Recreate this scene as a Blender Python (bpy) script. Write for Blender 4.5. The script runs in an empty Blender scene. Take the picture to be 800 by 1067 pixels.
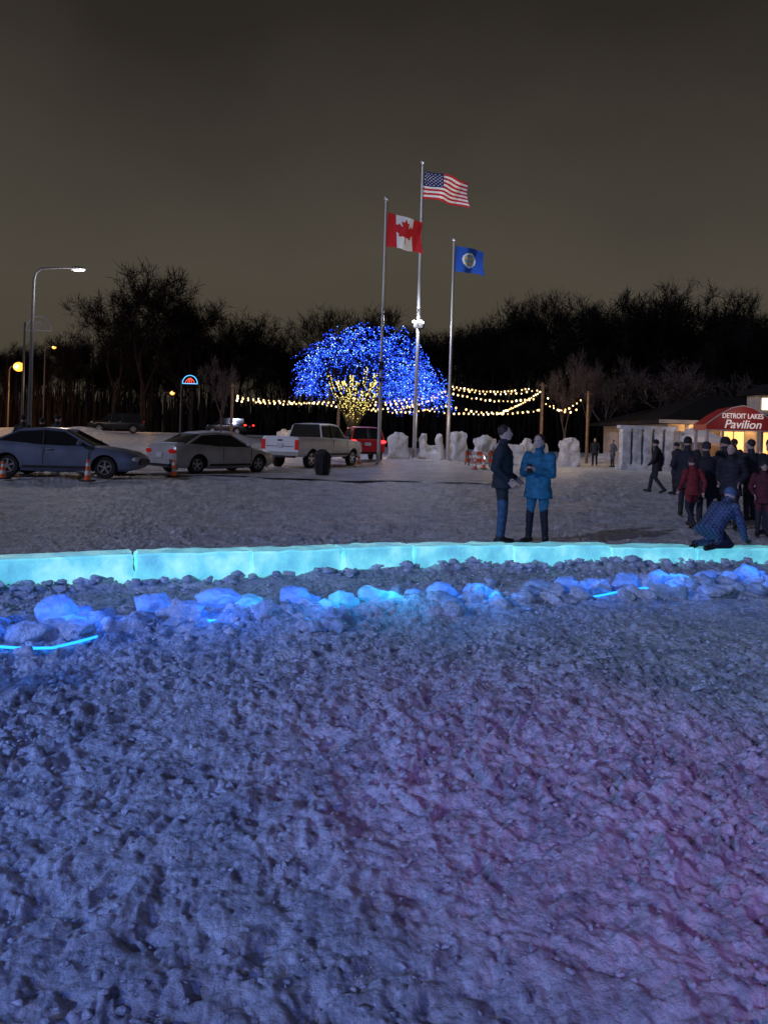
import bpy, bmesh, math, random
import numpy as np
from mathutils import Vector, Matrix
random.seed(7); rng=np.random.default_rng(7)
scene=bpy.context.scene
scene.view_settings.view_transform='Standard'; scene.view_settings.look='None'; scene.view_settings.exposure=0
COL=scene.collection

# ---------------------------------------------------------------- noise
G=rng.random((256,256))*2-1
def vnoise(x,y):
    xi=np.floor(x).astype(int); yi=np.floor(y).astype(int)
    fx=x-xi; fy=y-yi
    fx=fx*fx*fx*(fx*(fx*6-15)+10); fy=fy*fy*fy*(fy*(fy*6-15)+10)
    a=G[xi&255,yi&255]; b=G[(xi+1)&255,yi&255]; c=G[xi&255,(yi+1)&255]; d=G[(xi+1)&255,(yi+1)&255]
    return (a*(1-fx)+b*fx)*(1-fy)+(c*(1-fx)+d*fx)*fy
def rotn(x,y,s,k):
    c,sn=math.cos(k*1.7+.4),math.sin(k*1.7+.4)
    return vnoise((x*c-y*sn)*s+k*17.3,(x*sn+y*c)*s+k*9.1)
def sstep(v): 
    v=np.clip(v,0,1); return v*v*(3-2*v)

# ---------------------------------------------------------------- materials
def mat(name,col,rough=.6,metal=0.,emis=None,es=0.,var=None,bump=None,spec=.5,nosample=False,sss=0):
    m=bpy.data.materials.new(name); m.use_nodes=True
    nt=m.node_tree; b=nt.nodes['Principled BSDF']
    b.inputs['Base Color'].default_value=(*col,1); b.inputs['Roughness'].default_value=rough
    b.inputs['Metallic'].default_value=metal; b.inputs['Specular IOR Level'].default_value=spec
    if emis: 
        b.inputs['Emission Color'].default_value=(*emis,1); b.inputs['Emission Strength'].default_value=es
    tc=nt.nodes.new('ShaderNodeTexCoord')
    if var:
        n=nt.nodes.new('ShaderNodeTexNoise'); n.inputs['Scale'].default_value=var[0]; n.inputs['Detail'].default_value=5
        nt.links.new(tc.outputs['Object'],n.inputs['Vector'])
        r=nt.nodes.new('ShaderNodeValToRGB'); r.color_ramp.elements[0].position=.32; r.color_ramp.elements[1].position=.68
        k=var[1]; r.color_ramp.elements[0].color=(*[c*(1-k) for c in col],1); r.color_ramp.elements[1].color=(*[min(1,c*(1+k)) for c in col],1)
        nt.links.new(n.outputs['Fac'],r.inputs['Fac']); nt.links.new(r.outputs['Color'],b.inputs['Base Color'])
    if bump:
        n=nt.nodes.new('ShaderNodeTexNoise'); n.inputs['Scale'].default_value=bump[0]; n.inputs['Detail'].default_value=6
        nt.links.new(tc.outputs['Object'],n.inputs['Vector'])
        bp=nt.nodes.new('ShaderNodeBump'); bp.inputs['Strength'].default_value=bump[1]; bp.inputs['Distance'].default_value=bump[2]
        nt.links.new(n.outputs['Fac'],bp.inputs['Height']); nt.links.new(bp.outputs['Normal'],b.inputs['Normal'])
    if nosample: m.cycles.emission_sampling='NONE'
    return m

def snow_mat(name,c0,c1,scale=1.,fine=True,lo=.38,hi=.58,bd=.03):
    m=bpy.data.materials.new(name); m.use_nodes=True; nt=m.node_tree; N=nt.nodes; L=nt.links; b=N['Principled BSDF']
    b.inputs['Roughness'].default_value=.5; b.inputs['Specular IOR Level'].default_value=.4
    tc=N.new('ShaderNodeTexCoord')
    n1=N.new('ShaderNodeTexNoise'); n1.inputs['Scale'].default_value=2.3*scale; n1.inputs['Detail'].default_value=8; n1.inputs['Roughness'].default_value=.7
    n2=N.new('ShaderNodeTexNoise'); n2.inputs['Scale'].default_value=17*scale; n2.inputs['Detail'].default_value=6; n2.inputs['Roughness'].default_value=.7
    for n in (n1,n2): L.new(tc.outputs['Object'],n.inputs['Vector'])
    mx=N.new('ShaderNodeMath'); mx.operation='MULTIPLY_ADD'; mx.inputs[1].default_value=.45; 
    L.new(n1.outputs['Fac'],mx.inputs[0])
    m2=N.new('ShaderNodeMath'); m2.operation='MULTIPLY'; m2.inputs[1].default_value=.55; L.new(n2.outputs['Fac'],m2.inputs[0]); L.new(m2.outputs[0],mx.inputs[2])
    r=N.new('ShaderNodeValToRGB'); r.color_ramp.elements[0].position=lo; r.color_ramp.elements[1].position=hi
    r.color_ramp.elements[0].color=(*c0,1); r.color_ramp.elements[1].color=(*c1,1)
    L.new(mx.outputs[0],r.inputs['Fac']); L.new(r.outputs['Color'],b.inputs['Base Color'])
    n3=N.new('ShaderNodeTexNoise'); n3.inputs['Scale'].default_value=24*scale; n3.inputs['Detail'].default_value=9; n3.inputs['Roughness'].default_value=.72
    L.new(tc.outputs['Object'],n3.inputs['Vector'])
    n4=N.new('ShaderNodeTexVoronoi'); n4.inputs['Scale'].default_value=34*scale
    L.new(tc.outputs['Object'],n4.inputs['Vector'])
    ad=N.new('ShaderNodeMath'); ad.operation='MULTIPLY_ADD'; ad.inputs[1].default_value=-.35; L.new(n4.outputs['Distance'],ad.inputs[0]); L.new(n3.outputs['Fac'],ad.inputs[2])
    bp=N.new('ShaderNodeBump'); bp.inputs['Strength'].default_value=1.; bp.inputs['Distance'].default_value=bd/scale
    L.new(ad.outputs[0],bp.inputs['Height']); L.new(bp.outputs['Normal'],b.inputs['Normal'])
    return m

# ---------------------------------------------------------------- mesh builder
class MB:
    def __init__(s): s.v=[]; s.f=[]; s.m=[]
    def add(s,vs,fs,mi=0):
        o=len(s.v); s.v+= [tuple(v) for v in vs]; s.f+=[tuple(i+o for i in f) for f in fs]; s.m+=[mi]*len(fs)
    def box(s,c,d,mi=0,rz=0.,rot=None,top=1.):
        R=rot if rot else Matrix.Rotation(rz,3,'Z'); c=Vector(c); vs=[]
        for z in (-1,1):
            k=top if z>0 else 1
            for x,y in ((-1,-1),(1,-1),(1,1),(-1,1)): vs.append(c+R@Vector((x*d[0]/2*k,y*d[1]/2*k,z*d[2]/2)))
        s.add(vs,[(3,2,1,0),(4,5,6,7),(0,1,5,4),(1,2,6,5),(2,3,7,6),(3,0,4,7)],mi)
    def sweep(s,P,R,mi=0,seg=8,cap=True,ref=None,R2=None):
        P=[Vector(p) for p in P]; rings=[]; u=None
        for i,p in enumerate(P):
            t=(P[min(i+1,len(P)-1)]-P[max(i-1,0)]).normalized()
            if ref is not None: u=Vector(ref)-t*t.dot(Vector(ref))
            elif u is None: 
                a=Vector((0,0,1)) if abs(t.z)<.9 else Vector((1,0,0)); u=t.cross(a)
            else: u=u-t*t.dot(u)
            u.normalize(); w=t.cross(u); r=R[i]; r2=R2[i] if R2 else r
            rings.append([p+u*r*math.cos(2*math.pi*k/seg)+w*r2*math.sin(2*math.pi*k/seg) for k in range(seg)])
        s.loft(rings,mi,cap)
    def loft(s,rings,mi=0,cap=True):
        n=len(rings[0]); vs=[v for r in rings for v in r]; fs=[]
        for i in range(len(rings)-1):
            for k in range(n):
                a=i*n+k; b=i*n+(k+1)%n; fs.append((a,b,b+n,a+n))
        if cap: fs.append(tuple(range(n-1,-1,-1))); o=(len(rings)-1)*n; fs.append(tuple(o+k for k in range(n)))
        s.add(vs,fs,mi)
    def ell(s,c,r,mi=0,seg=12,rings=8,rot=None):
        c=Vector(c); R=rot if rot else Matrix.Identity(3); vs=[]; fs=[]
        for i in range(1,rings):
            th=math.pi*i/rings
            for k in range(seg):
                ph=2*math.pi*k/seg; vs.append(c+R@Vector((r[0]*math.sin(th)*math.cos(ph),r[1]*math.sin(th)*math.sin(ph),r[2]*math.cos(th))))
        vs.append(c+R@Vector((0,0,r[2]))); vs.append(c-R@Vector((0,0,r[2]))); T=len(vs)-2
        for k in range(seg):
            k2=(k+1)%seg; fs.append((T,k,k2)); o=(rings-2)*seg; fs.append((T+1,o+k2,o+k))
            for i in range(rings-2):
                a=i*seg+k; b=i*seg+k2; fs.append((a,a+seg,b+seg,b))
        s.add(vs,fs,mi)
    def octa(s,c,r,mi=0):
        x,y,z=c; s.add([(x+r,y,z),(x-r,y,z),(x,y+r,z),(x,y-r,z),(x,y,z+r),(x,y,z-r)],[(0,2,4),(2,1,4),(1,3,4),(3,0,4),(2,0,5),(1,2,5),(3,1,5),(0,3,5)],mi)
    def obj(s,name,mats,loc=(0,0,0),rz=0.,smooth=35,parent=None):
        me=bpy.data.meshes.new(name); me.from_pydata(s.v,[],s.f)
        for m in mats: me.materials.append(m)
        me.polygons.foreach_set('material_index',s.m)
        if smooth:
            me.polygons.foreach_set('use_smooth',[True]*len(s.f)); me.set_sharp_from_angle(angle=math.radians(smooth))
        me.update(); o=bpy.data.objects.new(name,me); COL.objects.link(o); o.location=loc; o.rotation_euler=(0,0,rz)
        if parent: o.parent=parent
        return o
def empty(name,loc=(0,0,0)):
    e=bpy.data.objects.new(name,None); COL.objects.link(e); e.location=loc; e.empty_display_size=.2; return e
def hull(mb,c,r,n=14,mi=0,sq=(1,1,1)):
    bm=bmesh.new()
    for _ in range(n):
        v=Vector((random.gauss(0,1),random.gauss(0,1),random.gauss(0,1))).normalized()*random.uniform(.75,1.05)*r
        bm.verts.new(Vector(c)+Vector((v.x*sq[0],v.y*sq[1],v.z*sq[2])))
    res=bmesh.ops.convex_hull(bm,input=bm.verts)
    bmesh.ops.recalc_face_normals(bm,faces=bm.faces)
    bm.verts.index_update(); used={}; vs=[]; fs=[]
    for f in bm.faces:
        q=[]
        for v in f.verts:
            if v.index not in used: used[v.index]=len(vs); vs.append(v.co.copy())
            q.append(used[v.index])
        fs.append(q)
    bm.free(); mb.add(vs,fs,mi)

def lamp(name,kind,loc,energy,col,size=.2,target=None,cone=60,blend=.6,parent=None):
    l=bpy.data.lights.new(name,kind); l.energy=energy; l.color=col
    if kind!='SUN': l.shadow_soft_size=size
    if kind=='SPOT': l.spot_size=math.radians(cone); l.spot_blend=blend
    o=bpy.data.objects.new(name,l); COL.objects.link(o); o.location=loc
    if target is not None: o.rotation_euler=(Vector(target)-Vector(loc)).to_track_quat('-Z','Y').to_euler()
    return o

# ---------------------------------------------------------------- layout lines (metres)
WX=[-9,-5.9,-3.58,-2.42,-1.40,.39,1.66,3.03,5.29,9.0]; WY=[4.4,5.9,7.07,7.69,8.04,8.93,9.33,9.68,10.2,10.9]
BX=[-8,-5,-2.82,-2.0,-1.0,.05,.98,2.03,3.2,4.57,8]; BY=[3.6,4.75,5.6,5.96,6.37,7.0,7.27,7.7,8.2,8.8,9.6]
def wallY(x): return np.interp(x,WX,WY)
def bandY(x): return np.interp(x,BX,BY)
def base(x,y):
    x=np.asarray(x,float); y=np.asarray(y,float)
    h=1.0*sstep((y-38)/32)*sstep((-x-6)/9)
    h=h+.28*np.exp(-((x-1.8)/3.6)**2-((y-40)/2.6)**2)
    for cx,cy,hh,w in ((-25,62,.7,2.2),(-29.5,60,.5,2.6),(-14,66,.6,2.5),(-36,58,.6,4),(-8,60,.6,2.2),(18,56,.9,3),(9.5,47,.5,1.2)):
        h=h+hh*np.exp(-((x-cx)/w)**2-((y-cy)/(w*.6))**2)
    return h
# ---------------------------------------------------------------- ground sheet
def build_ground():
    ys=list(np.linspace(-20,1.4,26))
    y=1.45
    while y<12: ys.append(y); y*=1.0056
    while y<900: ys.append(y); y*=1.012
    ys=np.array(ys)
    t=np.concatenate([np.linspace(-3,-.72,26,endpoint=False),np.linspace(-.72,.72,740),np.linspace(.72,3,27)[1:]])
    W=np.maximum(ys,0)+1.2
    X=t[None,:]*W[:,None]; Y=np.repeat(ys[:,None],len(t),1)
    H=base(X,Y)
    near=1-sstep((Y-9.5)/14); mid=1-sstep((Y-26)/20)
    patch=sstep(.5+.9*rotn(X,Y,.55,3)+.4*rotn(X,Y,1.6,4))
    H=H+.02*rotn(X,Y,.9,1)*mid+.016*rotn(X,Y,2.3,2)*mid
    rough=(.45+.55*patch)
    wx=X+.05*rotn(X,Y,5,21)+.02*rotn(X,Y,14,23); wy=Y+.05*rotn(X,Y,5,22)+.02*rotn(X,Y,14,24)
    bil=.015*np.abs(rotn(wx,wy,4.5,5))+.020*np.abs(rotn(wx,wy,8.5,6))+.026*np.abs(rotn(wx,wy,17,7))+.022*np.abs(rotn(wx,wy,33,8))
    H=H+bil*rough*(near*.95+.05*mid)*1.15
    H=H+(.04*rotn(X,Y,1.5,9)+.045*np.abs(rotn(X,Y,3.1,10))+.04*np.abs(rotn(X,Y,6,11)))*mid*(1-near)
    pits=np.clip(rotn(wx,wy,9,12)-.2,0,1); H=H-.036*pits*near
    cl=np.clip(rotn(wx,wy,14,14)-.15,0,1); H=H+.034*cl*near*rough
    cl=np.clip(rotn(wx,wy,27,17)-.15,0,1); H=H+.032*cl*near*rough
    # old tyre and sledge tracks crossing the plaza behind the wall
    for a,c,wd in ((.22,14.2,.16),(.20,15.6,.16),(-.12,19.0,.2),(-.10,20.8,.2),(.35,12.8,.12)):
        dd=(Y-(c+a*X+.35*np.sin(X*.35+c)))/wd; H=H-.035*np.exp(-dd**2)*(1-sstep((Y-24)/4))*sstep((Y-11)/1.0)
    d=Y-bandY(X); w=np.clip(.50-.02*X,.33,.6)
    H=H+.07*np.exp(-(d/w)**2)*(1+.5*rotn(X,Y,4,15))
    dw=wallY(X)-Y
    H=H+.05*np.exp(-((dw-.12)/.14)**2)*(1+.9*rotn(X,Y,5,16))*(dw>-.3)
    sel=(Y>1.45)&(Y<9); xs=X[sel]; yy=Y[sel]; hh=H[sel].copy()
    for _ in range(300):
        fy=random.uniform(1.8,7.8); fx=random.uniform(-.62,.62)*(fy+1); a=random.uniform(0,6.28)
        box=(np.abs(xs-fx)<.25)&(np.abs(yy-fy)<.25)
        if not box.any(): continue
        dx=xs[box]-fx; dy=yy[box]-fy
        u=(dx*math.cos(a)+dy*math.sin(a))/.14; v=(-dx*math.sin(a)+dy*math.cos(a))/.055
        r=u*u+v*v
        hh[box]+=random.uniform(.2,.8)*(-.020*np.exp(-r**2))
    H[sel]=hh
    nr,nc=X.shape; co=np.stack([X,Y,H],-1).reshape(-1,3).astype(np.float32)
    idx=np.arange(nr*nc).reshape(nr,nc)
    q=np.stack([idx[:-1,:-1],idx[:-1,1:],idx[1:,1:],idx[1:,:-1]],-1).reshape(-1,4).astype(np.int32)
    me=bpy.data.meshes.new('snow_ground'); me.vertices.add(len(co)); me.vertices.foreach_set('co',co.ravel())
    me.loops.add(q.size); me.loops.foreach_set('vertex_index',q.ravel()); me.polygons.add(len(q))
    me.polygons.foreach_set('loop_start',np.arange(0,q.size,4,dtype=np.int32)); me.polygons.foreach_set('loop_total',np.full(len(q),4,np.int32))
    me.polygons.foreach_set('use_smooth',np.ones(len(q),bool)); me.update(calc_edges=True)
    me.materials.append(snow_mat('trampled_snow',(.30,.32,.38),(.88,.90,.93),lo=.39,hi=.57,bd=.04))
    o=bpy.data.objects.new('snow_ground',me); COL.objects.link(o)
    return X,Y,H
GX,GY,GH=build_ground()
def gz(x,y):
    i=np.searchsorted(GY[:,0],y)-1; i=max(0,min(i,GY.shape[0]-2)); j=int(np.clip(np.searchsorted(GX[i],x)-1,0,GX.shape[1]-2))
    return float(max(GH[i,j],GH[i+1,j],GH[i,j+1],GH[i+1,j+1]))

def strip(name,x0,x1,y0,y1,nx,ny,lift,m):
    mb=MB(); vs=[]; fs=[]
    for j in range(ny+1):
        for i in range(nx+1):
            x=x0+(x1-x0)*i/nx; y=y0+(y1-y0)*j/ny+.35*math.sin(x*.9)*(1-j/ny)+.25*math.sin(x*2.3+1)
            vs.append((x,y,float(base(x,y))+lift))
    for j in range(ny):
        for i in range(nx):
            a=j*(nx+1)+i; fs.append((a,a+1,a+nx+2,a+nx+1))
    mb.add(vs,fs); return mb.obj(name,[m],smooth=60)
road_m=snow_mat('packed_road_snow',(.32,.31,.32),(.74,.73,.75),scale=.35)
strip('parking_lot_road',-60,4.5,25.0,46,160,50,.075,road_m)

# ---------------------------------------------------------------- lit ice
def glow_ice(name,cols,es,scale=2.2,bs=30,base_c=(.5,.65,.68)):
    m=bpy.data.materials.new(name); m.use_nodes=True; nt=m.node_tree; N=nt.nodes; L=nt.links; b=N['Principled BSDF']
    b.inputs['Base Color'].default_value=(*base_c,1); b.inputs['Roughness'].default_value=.4
    tc=N.new('ShaderNodeTexCoord'); n=N.new('ShaderNodeTexNoise'); n.inputs['Scale'].default_value=scale; n.inputs['Detail'].default_value=7; n.inputs['Roughness'].default_value=.6
    L.new(tc.outputs['Object'],n.inputs['Vector'])
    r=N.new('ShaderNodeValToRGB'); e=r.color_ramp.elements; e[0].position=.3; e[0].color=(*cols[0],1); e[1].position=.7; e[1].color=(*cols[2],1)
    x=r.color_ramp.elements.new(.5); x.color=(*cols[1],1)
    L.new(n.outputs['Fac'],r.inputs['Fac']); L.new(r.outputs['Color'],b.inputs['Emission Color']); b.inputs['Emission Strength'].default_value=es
    n2=N.new('ShaderNodeTexNoise'); n2.inputs['Scale'].default_value=bs; n2.inputs['Detail'].default_value=6; L.new(tc.outputs['Object'],n2.inputs['Vector'])
    bp=N.new('ShaderNodeBump'); bp.inputs['Strength'].default_value=.8; bp.inputs['Distance'].default_value=.02; L.new(n2.outputs['Fac'],bp.inputs['Height']); L.new(bp.outputs['Normal'],b.inputs['Normal'])
    return m
def ice_wall():
    xs=[-7.6,-6.4,-5.1,-3.85,-2.5,-1.38,-.42,.40,1.66,2.98,4.2,5.4,6.7,8.0]
    mb=MB()
    for i in range(len(xs)-1):
        a=Vector((xs[i],float(wallY(xs[i])),0)); b=Vector((xs[i+1],float(wallY(xs[i+1])),0))
        L=(b-a).length-.001; ang=math.atan2(b.y-a.y,b.x-a.x)+random.uniform(-.004,.004); c=(a+b)/2
        top=float(np.interp(c.x,[-4,0,2,5],[.345,.335,.30,.235]))+random.uniform(-.008,.008); dep=.33
        bm=bmesh.new(); bmesh.ops.create_cube(bm,size=1)
        bmesh.ops.scale(bm,vec=(L,dep,top+.12),verts=bm.verts)
        bmesh.ops.bevel(bm,geom=list(bm.edges),offset=.018,segments=2,affect='EDGES')
        bmesh.ops.subdivide_edges(bm,edges=[e for e in bm.edges if e.calc_length()>.15],cuts=14,use_grid_fill=True)
        bmesh.ops.recalc_face_normals(bm,faces=bm.faces)
        R=Matrix.Rotation(ang,3,'Z'); nx=R@Vector((0,1,0))
        vs=[]
        for v in bm.verts:
            p=R@v.co+c+nx*(dep/2)+Vector((0,0,top-(top+.12)/2))
            nn=float(vnoise(np.array([p.x*7+p.z*9]),np.array([p.y*7+p.z*5]))[0])+.5*float(vnoise(np.array([p.x*19]),np.array([p.z*19+p.y*11]))[0])
            p=p+R@(v.co.normalized()*nn*.016); vs.append(p)
        bm.verts.index_update()
        o=len(mb.v); mb.v+=[tuple(p) for p in vs]
        for f in bm.faces:
            mb.f.append(tuple(v.index+o for v in f.verts)); mb.m.append(1 if f.normal.z>.8 else 0)
        bm.free()
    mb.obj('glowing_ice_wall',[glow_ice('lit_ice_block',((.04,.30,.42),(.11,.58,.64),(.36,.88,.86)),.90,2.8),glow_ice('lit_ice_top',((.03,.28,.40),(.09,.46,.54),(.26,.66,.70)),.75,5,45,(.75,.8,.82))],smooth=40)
ice_wall()

def remesh(mb,voxel,it=2):
    me=bpy.data.meshes.new('tmp'); me.from_pydata(mb.v,[],mb.f); o=bpy.data.objects.new('tmp',me); COL.objects.link(o)
    md=o.modifiers.new('r','REMESH'); md.mode='VOXEL'; md.voxel_size=voxel
    sm=o.modifiers.new('s','SMOOTH'); sm.factor=.5; sm.iterations=it
    dg=bpy.context.evaluated_depsgraph_get(); ev=o.evaluated_get(dg); m2=ev.to_mesh()
    V=np.empty(len(m2.vertices)*3,np.float32); m2.vertices.foreach_get('co',V); V=V.reshape(-1,3)
    F=[tuple(p.vertices) for p in m2.polygons]; ev.to_mesh_clear()
    bpy.data.objects.remove(o); bpy.data.meshes.remove(me)
    return V,F
# ---------------------------------------------------------------- rubble
snowlump=snow_mat('snow_lump',(.36,.39,.46),(.82,.84,.88),1.5,bd=.035)
def soften(mb,voxel,name,mats,amp=.012):
    V,F=remesh(mb,voxel,3)
    x,y,z=V[:,0],V[:,1],V[:,2]
    for s,a in ((9,amp),(21,amp*.8)):
        V[:,0]+=a*vnoise(y*s+5,z*s+x*3); V[:,1]+=a*vnoise(z*s+9,x*s+y*3); V[:,2]+=a*vnoise(x*s+2,y*s+z*3)
    o=MB(); o.v=V.tolist(); o.f=F
    if len(mats)>1:
        c=np.array([V[f[0]] for f in F]); k=vnoise(c[:,0]*5+c[:,2]*4,c[:,1]*5); o.m=[1 if q>.12 else 0 for q in k]
    else: o.m=[0]*len(F)
    return o.obj(name,mats,smooth=70)
def rubble():
    mb=MB()
    for i in range(600):
        x=random.uniform(-4.6,7); w=float(np.clip(.50-.025*x,.28,.60)); d=random.gauss(0,.55)*w
        y=float(bandY(x))+d; r=random.choice([.04,.045,.05,.06,.07,.09,.11,.14,.17])*random.uniform(.8,1.1)*(1.0-.3*min(1,abs(d)/w))
        z=float(base(x,y))+.05+r*.35
        hull(mb,(x,y,z),r,20,0,(random.uniform(.9,1.5),random.uniform(.8,1.2),random.uniform(.6,1.0)))
    ice=mat('rubble_ice',(.45,.58,.75),.3,var=(9,.4),bump=(28,.8,.02)); ice.node_tree.nodes['Principled BSDF'].inputs['Transmission Weight'].default_value=.2
    soften(mb,.017,'ice_rubble',[snowlump,ice],.014)
    a=MB(); b=MB()
    for x,dy,r,k in ((-.33,.0,.11,1),(-.05,.05,.14,1),(.12,-.06,.09,1),(.35,.1,.10,0),(.95,.02,.13,0),(1.08,-.05,.09,1),(-.45,-.1,.09,1),(-2.35,-.12,.11,1),(-2.55,.25,.18,0),(-1.9,.3,.16,0),(-1.35,.25,.18,0),(-1.15,.2,.14,1),(3.0,.05,.17,0),(3.3,0,.12,1),(2.6,.1,.14,0),(4.3,.05,.16,0),(4.0,.0,.11,0),(1.9,.05,.13,0),(-.75,.22,.15,0),(-3.1,.1,.2,0),(-2.9,-.2,.12,0),(-1.6,.1,.12,0),(.6,.12,.12,0),(2.2,.0,.1,0),(3.7,.1,.12,0)):
        y=float(bandY(x))+dy; m=b if k else a
        hull(m,(x,y,.09+r*.42),r,24,0,(1.35,1,.75)); hull(m,(x+r*.9,y+.05,.08+r*.25),r*.6,20,0,(1.2,1,.8))
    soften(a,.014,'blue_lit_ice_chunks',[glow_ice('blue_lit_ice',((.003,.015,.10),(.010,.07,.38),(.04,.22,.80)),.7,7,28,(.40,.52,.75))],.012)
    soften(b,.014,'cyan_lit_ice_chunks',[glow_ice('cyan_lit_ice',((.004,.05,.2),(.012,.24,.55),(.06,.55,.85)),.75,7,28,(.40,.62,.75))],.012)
    mb=MB()
    for i in range(4600):
        y=random.uniform(1.7,9.3); x=random.uniform(-.6,.65)*(y+.8)
        r=random.choice([.007,.009,.012,.016,.022,.03])*random.uniform(.7,1.2)
        if y<3: r*=.65
        hull(mb,(x,y,gz(x,y)+r*.1),r,9,0,(1.2,1,.7))
    for i in range(260):
        x=random.uniform(-5,7); y=float(wallY(x))-abs(random.gauss(0,.14))-.02; r=random.uniform(.02,.075)
        hull(mb,(x,y,gz(x,y)+r*.2),r,14,0,(1.3,1,.8))
    mb.obj('snow_clods',[snowlump],smooth=80)
rubble()
rope=mat('blue_rope_light',(.1,.3,.8),.3,emis=(.01,.24,1.),es=3.2)
mb=MB(); P=[]
for i in range(150):
    x=-4.6+i*.075; P.append((x,float(bandY(x))-.05+.13*math.sin(x*2.1)+.05*math.sin(x*5.3),.07+.02*math.sin(x*3)))
P=[p for p in P if p[0]>-1.95]
P=[(-3.3,5.0,.09),(-2.9,5.1,.09),(-2.63,5.22,.085),(-2.45,5.2,.085),(-2.27,5.23,.085),(-2.15,5.38,.09),(-2.08,5.63,.07)]+P
mb.sweep(P,[.010]*len(P),0,6); mb.obj('led_rope_light',[rope])
for i,(x,e,c) in enumerate(((-3.0,6,(.02,.16,1)),(-2.2,5,(.02,.16,1)),(-1.3,6,(.03,.18,1)),(-.5,4,(.03,.25,1)),(.15,5,(.03,.38,1)),(1.0,5,(.03,.25,1)),(2.2,3.5,(.03,.18,1)),(3.1,6,(.03,.2,1)),(4.3,5,(.03,.2,1)))):
    lamp('rope_glow_lamp','POINT',(x,float(bandY(x))-.15,.38),e,c,.06)

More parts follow.
